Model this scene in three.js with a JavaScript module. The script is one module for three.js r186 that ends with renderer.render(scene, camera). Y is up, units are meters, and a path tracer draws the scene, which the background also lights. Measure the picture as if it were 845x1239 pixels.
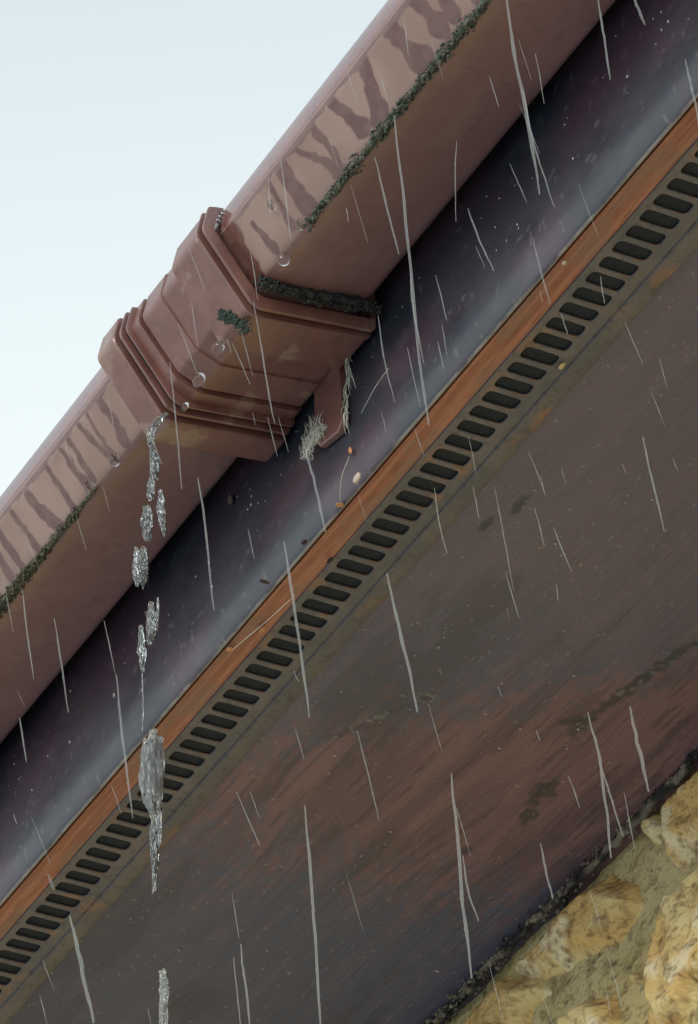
import * as THREE from 'three';
import { mergeGeometries, mergeVertices, toCreasedNormals } from 'three/addons/utils/BufferGeometryUtils.js';

// ---------------------------------------------------------------- camera, sky, sun, exposure
const scene = new THREE.Scene();
const TH = 37.6 * Math.PI / 180, PH = 59.6 * Math.PI / 180, RO = 3.05 * Math.PI / 180;
const FPX = 6500, PW = 845, PHT = 1239;            // lens length in photograph pixels
const CAM = new THREE.Vector3(2.1049, -1.908, 1.2404);
const FWD = new THREE.Vector3(-Math.cos(TH) * Math.sin(PH), Math.sin(TH), -Math.cos(TH) * Math.cos(PH));
const R0 = new THREE.Vector3(Math.cos(PH), 0, -Math.sin(PH));
const U0 = new THREE.Vector3().crossVectors(R0, FWD);
const RT = R0.clone().multiplyScalar(Math.cos(RO)).addScaledVector(U0, -Math.sin(RO));
const UP = U0.clone().multiplyScalar(Math.cos(RO)).addScaledVector(R0, Math.sin(RO));
const camera = new THREE.PerspectiveCamera(2 * Math.atan(PHT / 2 / FPX) * 180 / Math.PI, 698 / 1024, 0.05, 400);
camera.position.copy(CAM); camera.up.copy(UP); camera.lookAt(CAM.clone().add(FWD)); camera.updateMatrixWorld();
scene.add(camera);

// small seeded noise kit
function mulberry(a) { return () => { a |= 0; a = a + 0x6D2B79F5 | 0; let t = Math.imul(a ^ a >>> 15, 1 | a); t = t + Math.imul(t ^ t >>> 7, 61 | t) ^ t; return ((t ^ t >>> 14) >>> 0) / 4294967296; }; }
function h3(x, y, z) { let n = Math.imul(x | 0, 374761393) + Math.imul(y | 0, 668265263) + Math.imul(z | 0, 2147483647 - 1274126177) | 0; n = Math.imul(n ^ n >>> 13, 1274126177); n ^= n >>> 16; return (n >>> 0) / 4294967296; }
const sm = t => t * t * (3 - 2 * t);
function noise(x, y, z = 0) {
  const xi = Math.floor(x), yi = Math.floor(y), zi = Math.floor(z), u = sm(x - xi), v = sm(y - yi), w = sm(z - zi);
  const L = (a, b, t) => a + (b - a) * t;
  return L(L(L(h3(xi, yi, zi), h3(xi + 1, yi, zi), u), L(h3(xi, yi + 1, zi), h3(xi + 1, yi + 1, zi), u), v),
    L(L(h3(xi, yi, zi + 1), h3(xi + 1, yi, zi + 1), u), L(h3(xi, yi + 1, zi + 1), h3(xi + 1, yi + 1, zi + 1), u), v), w);
}
function fbm(x, y, z = 0, o = 4) { let s = 0, a = 0.5, n = 0; for (let i = 0; i < o; i++) { s += a * noise(x, y, z + i * 17.3); n += a; a *= 0.5; x *= 2.03; y *= 2.03; z *= 2.03; } return s / n; }
const cl = (t, a = 0, b = 1) => Math.min(b, Math.max(a, t));
const ss = (a, b, t) => sm(cl((t - a) / (b - a)));
const mix = (a, b, t) => a.map((v, i) => v + (b[i] - v) * t);

// overcast sky: pale blue-grey cloud, a little brighter in broad patches
{
  const w = 512, h = 256, d = new Float32Array(w * h * 4);
  for (let j = 0; j < h; j++) for (let i = 0; i < w; i++) {
    const el = (j + 0.5) / h * Math.PI - Math.PI / 2, az = (i + 0.5) / w * Math.PI * 2;
    const x = Math.cos(el) * Math.cos(az), y = Math.sin(el), z = Math.cos(el) * Math.sin(az);
    const n = fbm(x * 3.2 + 5.1, y * 5 + 2.2, z * 3.2 + 9.4, 4);
    const b = ss(0.72, 0.59, y) * 0.95 + (n - 0.5) * 0.5 + 0.06;          // thinner, whiter cloud lower down
    const c = mix([0.485, 0.565, 0.605], [0.685, 0.745, 0.76], cl(b));
    const o = (j * w + i) * 4; d[o] = c[0]; d[o + 1] = c[1]; d[o + 2] = c[2]; d[o + 3] = 1;
  }
  const t = new THREE.DataTexture(d, w, h, THREE.RGBAFormat, THREE.FloatType);
  t.mapping = THREE.EquirectangularReflectionMapping; t.magFilter = t.minFilter = THREE.LinearFilter; t.needsUpdate = true;
  scene.background = t; scene.environment = t;
}
const sun = new THREE.DirectionalLight(0xfffaf2, 1.5);
sun.position.set(2.2, 2.5, 6.0); sun.target.position.set(0, 0, 0);
sun.castShadow = true; sun.shadow.radius = 45; sun.shadow.mapSize.set(2048, 2048);
Object.assign(sun.shadow.camera, { left: -5, right: 5, top: 5, bottom: -5, near: 0.1, far: 20 });
scene.add(sun, sun.target);

const renderer = new THREE.WebGLRenderer({ antialias: true });
renderer.toneMapping = THREE.LinearToneMapping; renderer.toneMappingExposure = 1.34;
renderer.shadowMap.enabled = true;

// ---------------------------------------------------------------- helpers
const V = (x, y, z) => new THREE.Vector3(x, y, z);
function ray(px, py) { return FWD.clone().multiplyScalar(FPX).addScaledVector(RT, px - PW / 2).addScaledVector(UP, -(py - PHT / 2)).normalize(); }
function onPlane(px, py, p, n) { const d = ray(px, py); return CAM.clone().addScaledVector(d, p.clone().sub(CAM).dot(n) / d.dot(n)); }
const onSoffit = (px, py, y = 0) => onPlane(px, py, V(0, y, 0), V(0, 1, 0));
const onZ = (px, py, z) => onPlane(px, py, V(0, 0, z), V(0, 0, 1));
const used = {};
function numbered(n) { const k = used[n] = (used[n] ?? -1) + 1; return k ? n + '_' + String(k).padStart(3, '0') : n; }
function shadows(m) { m.castShadow = true; m.receiveShadow = true; return m; }
function mesh(name, geo, mat, parent) { const m = shadows(new THREE.Mesh(geo, mat)); m.name = name; parent.add(m); return m; }
function tag(o, label, category, group, kind) { o.userData.label = label; o.userData.category = category; if (group) o.userData.group = group; if (kind) o.userData.kind = kind; return o; }
function thing(name, label, category, group) { const g = new THREE.Group(); g.name = numbered(name); scene.add(g); return tag(g, label, category, group); }
function solo(name, geo, mat, label, category, group, kind) { const m = mesh(numbered(name), geo, mat, scene); return tag(m, label, category, group, kind); }
function struct(name, geo, mat) { const m = mesh(numbered(name), geo, mat, scene); m.userData.kind = 'structure'; return m; }
function tex(w, h, fn, srgb, wrap = THREE.RepeatWrapping) {           // fn(u, v) -> [r, g, b] linear 0..1
  const d = new Uint8Array(w * h * 4);
  const enc = srgb ? (c => c <= 0.0031308 ? c * 12.92 : 1.055 * Math.pow(c, 1 / 2.4) - 0.055) : (c => c);
  for (let j = 0; j < h; j++) for (let i = 0; i < w; i++) {
    const c = fn((i + 0.5) / w, (j + 0.5) / h), o = (j * w + i) * 4;
    for (let k = 0; k < 3; k++) d[o + k] = Math.round(255 * enc(cl(c[k]))); d[o + 3] = 255;
  }
  const t = new THREE.DataTexture(d, w, h, THREE.RGBAFormat); if (srgb) t.colorSpace = THREE.SRGBColorSpace;
  t.wrapS = t.wrapT = wrap; t.magFilter = THREE.LinearFilter; t.minFilter = THREE.LinearMipmapLinearFilter; t.generateMipmaps = true; t.needsUpdate = true;
  return t;
}
const rgb = (r, g, b) => new THREE.Color().setRGB(r, g, b);
// sweep closed (z, y) rings standing at stations along x; rings share a vertex count
function sweep(stations, { crease = 0.6, caps = true, vOf, uOf = x => x } = {}) {
  const n = stations[0].ring.length, pos = [], uv = [], idx = [];
  stations.forEach(s => { s.ring.forEach(([z, y], k) => { pos.push(s.x, y, z); uv.push(uOf(s.x), vOf ? vOf(k, z, y) : k / n); }); });
  for (let i = 0; i + 1 < stations.length; i++) for (let k = 0; k < n; k++) {
    const a = i * n + k, b = i * n + (k + 1) % n, c = a + n, d = b + n; idx.push(a, c, b, b, c, d);
  }
  if (caps) for (const [i, flip] of [[0, false], [stations.length - 1, true]]) {
    const tri = THREE.ShapeUtils.triangulateShape(stations[i].ring.map(([z, y]) => new THREE.Vector2(z, y)), []);
    for (const [a, b, c] of tri) flip ? idx.push(i * n + a, i * n + c, i * n + b) : idx.push(i * n + a, i * n + b, i * n + c);
  }
  const g = new THREE.BufferGeometry();
  g.setAttribute('position', new THREE.Float32BufferAttribute(pos, 3)); g.setAttribute('uv', new THREE.Float32BufferAttribute(uv, 2)); g.setIndex(idx);
  g.scale(1000, 1000, 1000); const c = toCreasedNormals(g, crease); c.scale(0.001, 0.001, 0.001); return c;   // its vertex matching is too coarse for metres
}
const mm = p => p.map(([z, y]) => [z / 1000, y / 1000]);
// round the corners of an open polyline: points [z, y, r]
function rounded(pts, seg = 6) {
  const out = [];
  pts.forEach((p, i) => {
    if (!i || i === pts.length - 1 || !p[2]) { out.push([p[0], p[1]]); return; }
    const a = new THREE.Vector2(pts[i - 1][0] - p[0], pts[i - 1][1] - p[1]), b = new THREE.Vector2(pts[i + 1][0] - p[0], pts[i + 1][1] - p[1]);
    const r = Math.min(p[2], a.length() * 0.49, b.length() * 0.49); a.setLength(r); b.setLength(r);
    for (let k = 0; k <= seg; k++) { const t = k / seg, q = (1 - t) * (1 - t), s = t * t; out.push([p[0] + a.x * q + b.x * s, p[1] + a.y * q + b.y * s]); }
  });
  return out;
}
// inner side of a wall of the given thickness
function shellRing(outer, th) {
  const inner = outer.map((p, i) => {
    const a = outer[Math.max(0, i - 1)], b = outer[Math.min(outer.length - 1, i + 1)];
    const dx = b[0] - a[0], dy = b[1] - a[1], l = Math.hypot(dx, dy) || 1; return [p[0] - dy / l * th, p[1] + dx / l * th];
  });
  return [...outer, ...inner.reverse()];
}
// a lumpy blob
function blob(rx, ry, rz, rough, seed, det = 3, freq = 2.2) {
  const g = mergeVertices(new THREE.IcosahedronGeometry(1, det).deleteAttribute('uv').deleteAttribute('normal')), p = g.attributes.position;
  for (let i = 0; i < p.count; i++) {
    const x = p.getX(i), y = p.getY(i), z = p.getZ(i), k = 1 + rough * (fbm(x * freq + seed, y * freq + seed * 1.7, z * freq - seed) - 0.5) * 2;
    p.setXYZ(i, x * rx * k, y * ry * k, z * rz * k);
  }
  g.computeVertexNormals(); return g;
}
// a strand along points with radii, its section wobbling
function strand(pts, radii, seed, { seg = 40, ring = 7, wob = 0.25, tight = 0.5, lateral = 0 } = {}) {
  const c = new THREE.CatmullRomCurve3(pts, false, 'catmullrom', tight), pos = [], idx = [];
  for (let i = 0; i <= seg; i++) {
    const t = i / seg, p = c.getPoint(t), d = c.getTangent(t);
    const a = V(0, 0, 1).cross(d).normalize(), b = d.clone().cross(a).normalize();
    const f = t * (radii.length - 1), k = Math.min(radii.length - 2, Math.floor(f)), r0 = radii[k] + (radii[k + 1] - radii[k]) * (f - k);
    p.addScaledVector(a, lateral * (noise(t * seg * 0.22, seed, 3) - 0.5)).addScaledVector(b, lateral * (noise(t * seg * 0.22, seed, 8) - 0.5));
    for (let q = 0; q < ring; q++) {
      const an = q / ring * Math.PI * 2, r = r0 * (1 + wob * 2 * (noise(t * seg * 0.35 + seed, Math.cos(an) * 1.3 + 5, Math.sin(an) * 1.3 + seed) - 0.5));
      const s = p.clone().addScaledVector(a, Math.cos(an) * r).addScaledVector(b, Math.sin(an) * r); pos.push(s.x, s.y, s.z);
    }
  }
  for (let i = 0; i < seg; i++) for (let q = 0; q < ring; q++) { const A = i * ring + q, B = i * ring + (q + 1) % ring; idx.push(A, B, A + ring, B, B + ring, A + ring); }
  const n0 = pos.length / 3, s = c.getPoint(0), e = c.getPoint(1); pos.push(s.x, s.y, s.z, e.x, e.y, e.z);
  for (let q = 0; q < ring; q++) { idx.push(n0, (q + 1) % ring, q); idx.push(n0 + 1, seg * ring + q, seg * ring + (q + 1) % ring); }
  const g = new THREE.BufferGeometry(); g.setAttribute('position', new THREE.Float32BufferAttribute(pos, 3)); g.setIndex(idx); g.computeVertexNormals(); return g;
}
const inside = (P, x, y) => { let r = false; for (let i = 0, j = P.length - 1; i < P.length; j = i++) { const [xi, yi] = P[i], [xj, yj] = P[j]; if ((yi > y) !== (yj > y) && x < (xj - xi) * (y - yi) / (yj - yi) + xi) r = !r; } return r; };
const edgeDist = (P, x, y) => { let m = 1e9; for (let i = 0, j = P.length - 1; i < P.length; j = i++) { const [x1, y1] = P[j], [x2, y2] = P[i], dx = x2 - x1, dy = y2 - y1, t = cl(((x - x1) * dx + (y - y1) * dy) / (dx * dx + dy * dy + 1e-12)); m = Math.min(m, Math.hypot(x - x1 - t * dx, y - y1 - t * dy)); } return m; };

// ---------------------------------------------------------------- materials
const M = {};
M.water = new THREE.MeshPhysicalMaterial({ color: 0xffffff, roughness: 0.02, transmission: 1, thickness: 0.003, ior: 1.33 });
M.rain = new THREE.MeshPhysicalMaterial({ color: rgb(0.9, 0.93, 0.95), roughness: 0.4, transmission: 0.96, thickness: 0, ior: 1.33, specularIntensity: 0.45 });
M.froth = new THREE.MeshPhysicalMaterial({ color: rgb(0.95, 0.97, 0.97), roughness: 0.04, transmission: 0.97, thickness: 0.004, ior: 1.33 });
M.aerated = new THREE.MeshPhysicalMaterial({ color: rgb(0.93, 0.95, 0.95), roughness: 0.1, transmission: 0.92, thickness: 0.004, ior: 1.33 });
M.rubber = new THREE.MeshStandardMaterial({ color: rgb(0.012, 0.013, 0.017), roughness: 0.6 });
M.insectMesh = new THREE.MeshStandardMaterial({ color: rgb(0.016, 0.02, 0.026), roughness: 0.85,
  bumpMap: tex(128, 128, (u, v) => { const s = Math.max(Math.abs(Math.sin(u * Math.PI * 16)), Math.abs(Math.sin(v * Math.PI * 16))); return [s, s, s]; }), bumpScale: 0.0006 });

// ---------------------------------------------------------------- setting: ground
const GY = -3.46;
{
  const t = tex(512, 512, (u, v) => { const a = fbm(u * 14, v * 14, 1, 5), b = fbm(u * 90, v * 90, 2, 3); const k = 0.49 + 0.16 * (a - 0.5) + 0.12 * (b - 0.5); return [k * 0.97, k, k * 1.04]; }, true);
  const g = new THREE.PlaneGeometry(240, 240); g.rotateX(-Math.PI / 2); g.translate(0, GY, 0);
  const uv = g.attributes.uv; for (let i = 0; i < uv.count; i++) uv.setXY(i, uv.getX(i) * 40, uv.getY(i) * 40);
  struct('ground', g, new THREE.MeshStandardMaterial({ map: t, roughness: 0.7 }));
}

// ---------------------------------------------------------------- stone wall under the eaves
const WZ = -0.335;
const sandstone = (x, y, z, warm) => {
  const a = fbm(x * 28 + 3, y * 28, z * 28, 4), b = fbm(x * 110, y * 110 + 7, z * 110, 3), c = fbm(x * 60 + 9, y * 60, 4, 3);
  let col = mix([0.70, 0.56, 0.25], [0.68, 0.45, 0.16], ss(0.38, 0.66, a + warm));
  col = mix(col, [0.80, 0.70, 0.44], ss(0.56, 0.72, c) * 0.8);
  col = mix(col, [0.30, 0.17, 0.06], ss(0.60, 0.74, b) * 0.75);
  return col;
};
function stoneGeo(poly, depth, cell, seed, warm = 0) {                // an uneven, pitted face with rounded arrises
  const xs = poly.map(p => p[0]), ys = poly.map(p => p[1]), x0 = Math.min(...xs) - cell * 3, x1 = Math.max(...xs) + cell * 3, y0 = Math.min(...ys) - cell * 3, y1 = Math.max(...ys) + cell * 3;
  const nx = Math.ceil((x1 - x0) / cell), ny = Math.ceil((y1 - y0) / cell), pos = [], col = [], idx = [], at = (i, j) => j * (nx + 1) + i, keep = [];
  const size = Math.min(x1 - x0, y1 - y0);
  for (let j = 0; j <= ny; j++) for (let i = 0; i <= nx; i++) {
    const x = x0 + i * cell, y = y0 + j * cell, w = (fbm(x * 60 + seed, y * 60, seed, 3) - 0.5) * size * 0.12;
    const d = (inside(poly, x, y) ? 1 : -1) * edgeDist(poly, x, y) + w + size * 0.03, r = Math.min(0.016, size * 0.24);
    let h = d < 0 ? -0.006 + d * 0.8 : -0.003 + (depth * 0.5 + 0.003) * ss(0, 1, d / r);
    if (d > 0) h += ((fbm(x * 38 + seed, y * 38, seed * 2, 2) - 0.5) * 0.012 + (fbm(x * 190, y * 190 + seed, 3, 2) - 0.5) * 0.0016) * cl(d / r) - Math.max(0, fbm(x * 130 + seed * 3, y * 130, 5, 2) - 0.64) * 0.02 * cl(d / r);
    pos.push(x, y, h); keep.push(d > -cell * 2.2); const c = sandstone(x + seed, y, h * 3, warm); col.push(...c);
  }
  for (let j = 0; j < ny; j++) for (let i = 0; i < nx; i++) if (keep[at(i, j)] || keep[at(i + 1, j)] || keep[at(i, j + 1)] || keep[at(i + 1, j + 1)]) idx.push(at(i, j), at(i + 1, j), at(i, j + 1), at(i + 1, j), at(i + 1, j + 1), at(i, j + 1));
  const g = new THREE.BufferGeometry(); g.setAttribute('position', new THREE.Float32BufferAttribute(pos, 3)); g.setAttribute('color', new THREE.Float32BufferAttribute(col, 3));
  g.setAttribute('uv', new THREE.Float32BufferAttribute(pos.filter((_, i) => i % 3 < 2), 2)); g.setIndex(idx); g.translate(0, 0, WZ); g.computeVertexNormals(); return g;
}
const wall = thing('stone_wall', 'yellow rubble sandstone wall with khaki mortar under the soffit', 'wall');
{
  const bump = tex(512, 512, (u, v) => { const a = fbm(u * 40, v * 40, 1, 4), b = fbm(u * 160, v * 160, 2, 2), k = a * 0.6 + b * 0.4; return [k, k, k]; });
  bump.repeat.set(4, 4);
  const grit = tex(512, 512, (u, v) => { const a = fbm(u * 34, v * 60, 3, 4), b = fbm(u * 100, v * 170, 6, 2), k = 1 - 0.38 * ss(0.52, 0.72, a) - 0.3 * ss(0.6, 0.75, b); return [k, k * (0.9 + 0.1 * k), k * (0.8 + 0.2 * k)]; }, true); grit.repeat.set(3.3, 3.3);
  const mMortar = new THREE.MeshStandardMaterial({ vertexColors: true, roughness: 0.95, map: grit, bumpMap: bump, bumpScale: 0.0026 });
  const mStone = new THREE.MeshStandardMaterial({ vertexColors: true, map: grit, roughness: 0.9, bumpMap: bump, bumpScale: 0.0022 });
  const body = new THREE.BoxGeometry(9, 3.75, 0.3); body.translate(-0.5, GY + 1.865, WZ - 0.165);
  mesh('masonry_core', body, new THREE.MeshStandardMaterial({ color: rgb(0.36, 0.31, 0.16), roughness: 0.95 }), wall);
  const sheet = (x0, x1, y0, y1, cell) => {                           // trowelled mortar
    const g = new THREE.PlaneGeometry(x1 - x0, y1 - y0, Math.round((x1 - x0) / cell), Math.round((y1 - y0) / cell)); g.translate((x0 + x1) / 2, (y0 + y1) / 2, WZ);
    const p = g.attributes.position, u = g.attributes.uv, c = [];
    for (let i = 0; i < p.count; i++) {
      const x = p.getX(i), y = p.getY(i), e = Math.min(x - x0, x1 - x, y - y0, y1 - y);
      p.setZ(i, WZ + (e < 1e-4 ? -0.012 : -0.003 + (fbm(x * 16, y * 16 + x * 9, 4, 4) - 0.5) * 0.010 + (fbm(x * 150, y * 150, 2, 2) - 0.5) * 0.0016)); u.setXY(i, x, y);
      let k = mix([0.49, 0.40, 0.175], [0.56, 0.465, 0.235], ss(0.35, 0.65, fbm(x * 22, y * 22, 7, 4))); k = mix(k, [0.22, 0.18, 0.08], ss(0.62, 0.78, fbm(x * 70, y * 70, 8, 3)) * 0.7); c.push(...k);
    }
    g.setAttribute('color', new THREE.Float32BufferAttribute(c, 3)); g.computeVertexNormals(); return g;
  };
  mesh('mortar', sheet(-0.85, 0.25, -0.45, 0.02, 0.004), mMortar, wall);
  for (const a of [[-3.6, -0.85, -1.9, 0.02, 0.05], [0.25, 2.6, -1.9, 0.02, 0.05], [-0.85, 0.25, -1.9, -0.45, 0.05]]) mesh('mortar', sheet(...a), mMortar, wall);
  const px = list => list.map(([x, y]) => { const p = onZ(x, y, WZ + 0.012); return [p.x, p.y]; });
  const near = [
    [[[845, 908], [801, 950], [789, 974], [788, 1026], [799, 1042], [826, 1023], [870, 1000], [930, 960], [940, 850]], 0.022, 0.3],
    [[[777, 974], [790, 990], [784, 1011], [774, 1018], [765, 1010], [767, 994]], 0.02, 0.05],
    [[[900, 990], [845, 1031], [826, 1048], [810, 1064], [793, 1078], [785, 1108], [780, 1127], [775, 1146], [769, 1174], [767, 1201], [764, 1225], [782, 1236], [804, 1225], [834, 1205], [829, 1196], [850, 1180], [930, 1120], [980, 1000]], 0.026, 0.02],
    [[[715, 1050], [724, 1062], [747, 1068], [754, 1088], [728, 1122], [697, 1152], [668, 1162], [645, 1180], [618, 1178], [600, 1166], [660, 1105]], 0.022, 0.08],
    [[[594, 1168], [612, 1180], [639, 1182], [647, 1196], [625, 1209], [612, 1250], [590, 1300], [500, 1310], [540, 1236]], 0.02, 0.04],
    [[[694, 1200], [720, 1201], [728, 1224], [722, 1250], [690, 1262], [660, 1255], [664, 1222]], 0.024, 0.0],
    [[[738, 1170], [746, 1168], [748, 1180], [740, 1184]], 0.006, -0.1],
    [[[760, 1260], [830, 1240], [900, 1200], [960, 1230], [900, 1330], [800, 1350]], 0.022, 0.02],
    [[[640, 1290], [740, 1275], [780, 1360], [700, 1420], [600, 1400]], 0.022, 0.05],
  ];
  near.forEach(([p, d, warm], i) => mesh(i ? `stone_${String(i).padStart(3, '0')}` : 'stone', stoneGeo(px(p), d, 0.0022, i * 3.7 + 1, warm), mStone, wall));
  const seen = near.map(([p]) => px(p)), rnd = mulberry(77); let k = near.length;
  for (let row = 0; row < 9; row++) for (let c = 0; c < 24; c++) {     // the rest of the wall, just out of the picture
    const w = 0.24, h = 0.19, x = -3.4 + c * w + (row % 2) * 0.11 + (rnd() - 0.5) * 0.05, y = -0.09 - row * h + (rnd() - 0.5) * 0.03, rx = w * (0.36 + rnd() * 0.1), ry = h * (0.34 + rnd() * 0.1), n = 9, poly = [], o = rnd() * 6;
    for (let q = 0; q < n; q++) { const a = q / n * 6.283 + o * 0.1, s = 0.86 + rnd() * 0.26; poly.push([x + Math.sign(Math.cos(a)) * Math.pow(Math.abs(Math.cos(a)), 0.65) * rx * s, Math.min(-0.012, y + Math.sign(Math.sin(a)) * Math.pow(Math.abs(Math.sin(a)), 0.65) * ry * s)]); }
    const cx0 = x - rx * 1.15, cx1 = x + rx * 1.15, cy0 = y - ry * 1.15, cy1 = y + ry * 1.15;
    if (seen.some(P => P.some(([a, b]) => a > cx0 && a < cx1 && b > cy0 && b < cy1) || inside(P, x, y)) || (x > -0.62 && x < -0.05 && y > -0.32)) continue;
    mesh(`stone_${String(k++).padStart(3, '0')}`, stoneGeo(poly, 0.02, 0.013, k * 1.3, rnd() * 0.2 - 0.08), mStone, wall);
  }
}

// ---------------------------------------------------------------- unseen deck added above, keeping sky light out of the eaves
{
  const added_roof = thing('added_roof', 'unseen sloping grey deck added above the gutter to keep sky light out of the eaves', 'added_roof');
  const deck = sweep([{ x: -5, ring: mm([[30, 165], [-2600, 1420], [-2600, 1390], [30, 140]]) }, { x: 4, ring: mm([[30, 165], [-2600, 1420], [-2600, 1390], [30, 140]]) }]);
  mesh('added_roof_deck', deck, new THREE.MeshStandardMaterial({ color: rgb(0.1, 0.1, 0.105), roughness: 0.8 }), added_roof);
}

// ---------------------------------------------------------------- soffit
const XL = -3.2, XR = 2.4;
{
  // wide board: rosewood foil, dusted grey over part of it, bare and redder towards the wall
  const L = onSoffit, sA = [L(845, 772), L(790, 812), L(712, 868), L(690, 888)], sB = [L(520, 840), L(500, 850), L(470, 862), L(430, 880), L(395, 893)];
  const seg = (P, x, z) => { let m = 9; for (let i = 0; i + 1 < P.length; i++) { const a = P[i], b = P[i + 1], dx = b.x - a.x, dz = b.z - a.z, t = cl(((x - a.x) * dx + (z - a.z) * dz) / (dx * dx + dz * dz)); m = Math.min(m, Math.hypot(x - a.x - t * dx, z - a.z - t * dz)); } return m; };
  const spots = [[562, 1028, 9, 5], [432, 400 + 403 / 1.9, 0, 0], [627, 612, 16, 5], [590, 632, 14, 4], [690, 872, 10, 9], [660, 955, 20, 10], [640, 985, 16, 8], [345, 820, 10, 6]].map(([x, y, a, b]) => { const p = L(x, y); return [p.x, p.z, a / 2100 * 1.6, b / 2100 * 1.6]; });
  const X0 = -0.85, XW = 1.5, Z0 = -0.34, ZW = 0.27;
  const map = tex(2048, 768, (u, v) => {
    const x = X0 + u * XW, z = Z0 + v * ZW;
    const warp = (fbm(x * 5, z * 9, 3, 2) - 0.5) * 0.016, zz = z + warp + x * 0.06;
    const g1 = fbm(x * 7, zz * 90, 2, 4), g2 = fbm(x * 30, zz * 330, 5, 4);
    let c = mix([0.15, 0.07, 0.07], [0.235, 0.112, 0.1], ss(0.32, 0.68, g1)); c = mix(c, [0.055, 0.028, 0.026], ss(0.56, 0.7, g2) * 0.55);
    // dust film: broken patches, thicker away from the wall-side strip
    const n = fbm(x * 6 + 2, z * 9, 9, 5), grain = fbm(x * 120, z * 260, 6, 3), line = -0.135 - 1.0 * (x + 0.2);
    const dust = ss(-0.05, 0.06, Math.max(z - line, (-0.37 - x) * 0.8) + (n - 0.5) * 0.2 + (grain - 0.5) * 0.1);
    c = mix(c, mix([0.115, 0.108, 0.138], [0.062, 0.084, 0.132], ss(0.3, 0.62, fbm(x * 5, z * 5, 4, 4) - 0.8 * (x + 0.28))), 0.25 + 0.7 * dust * (0.8 + 0.5 * (grain - 0.5)));
    // mould patches
    const m = fbm(x * 11 + 4, z * 30, 12, 5); c = mix(c, [0.045, 0.042, 0.045], ss(0.56, 0.7, m) * 0.4);
    for (const [sx, sz, a, b] of spots) if (a) { const d = Math.hypot((x - sx) / a, (z - sz) / b) + (fbm(x * 160, z * 160, 2, 3) - 0.5) * 1.6; c = mix(c, [0.025, 0.028, 0.028], ss(1.1, 0.5, d) * 0.7); }
    // the two dirty scrapes
    const e = (fbm(x * 180, z * 180, 3, 3) - 0.5) * 0.010, dA = seg(sA, x, z) + e, dB = seg(sB, x, z) + e;
    c = mix(c, [0.03, 0.033, 0.034], ss(0.0055, 0.0015, dA) * 0.75); c = mix(c, [0.03, 0.032, 0.034], ss(0.004, 0.001, dB) * 0.55);
    const q = fbm(x * 240, z * 240, 8, 2); if (Math.min(dA, dB) < 0.003) c = mix(c, [0.2, 0.21, 0.2], ss(0.58, 0.68, q) * 0.5);
    // fine scratches and specks
    c = mix(c, [0.26, 0.24, 0.22], ss(0.80, 0.86, fbm(x * 420, z * 420, 1, 2)) * 0.8);
    return c;
  }, true, THREE.MirroredRepeatWrapping);
  const bmp = tex(1024, 512, (u, v) => { const k = fbm(u * 30, v * 150, 1, 4) * 0.7 + fbm(u * 200, v * 200, 2, 2) * 0.3; return [k, k, k]; });
  const mBoard = new THREE.MeshPhysicalMaterial({ map, roughness: 0.5, bumpMap: bmp, bumpScale: 0.0006 });
  const board = thing('soffit_board', 'wide dull rosewood brown soffit board stained and scraped beside the stone wall', 'soffit');
  const ring = mm([[-60, 3], [-60, 0], [-62, -0.6], [-344, -0.6], [-344, 9], [-60, 9]]);
  mesh('board', sweep([{ x: XL, ring }, { x: XR, ring }], { vOf: (k, z) => (z - Z0) / ZW, uOf: x => (x - X0) / XW }), mBoard, board);

  // reddish strip tight behind the fascia, its stronger light painted in as brighter colour
  const litStripMap = tex(2048, 128, (u, v) => {
    const x = u * 1.5, z = v * 0.034, g = fbm(x * 10, z * 420 + x * 3, 2, 4), f = fbm(x * 60, z * 1500, 5, 3);
    let c = mix([0.29, 0.10, 0.062], [0.39, 0.16, 0.10], ss(0.35, 0.65, g)); c = mix(c, [0.17, 0.06, 0.04], ss(0.55, 0.68, f) * 0.6);
    const d = fbm(x * 26, z * 130, 9, 4); c = mix(c, [0.20, 0.14, 0.11], ss(0.52, 0.68, d) * 0.5); return c;
  }, true, THREE.MirroredRepeatWrapping);
  const strip = thing('soffit_trim', 'narrow wood grain soffit strip painted brighter orange as if more strongly lit, between the fascia and the slotted vent', 'trim');
  const sr = mm([[-10.4, 0.2], [-10.4, 8], [-25.9, 8], [-25.9, 0.2]]);
  mesh('trim_strip', sweep([{ x: XL, ring: sr }, { x: XR, ring: sr }], { vOf: (k, z) => -z / 0.034, uOf: x => x / 1.5 }), new THREE.MeshPhysicalMaterial({ map: litStripMap, roughness: 0.42 }), strip);
}
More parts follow.
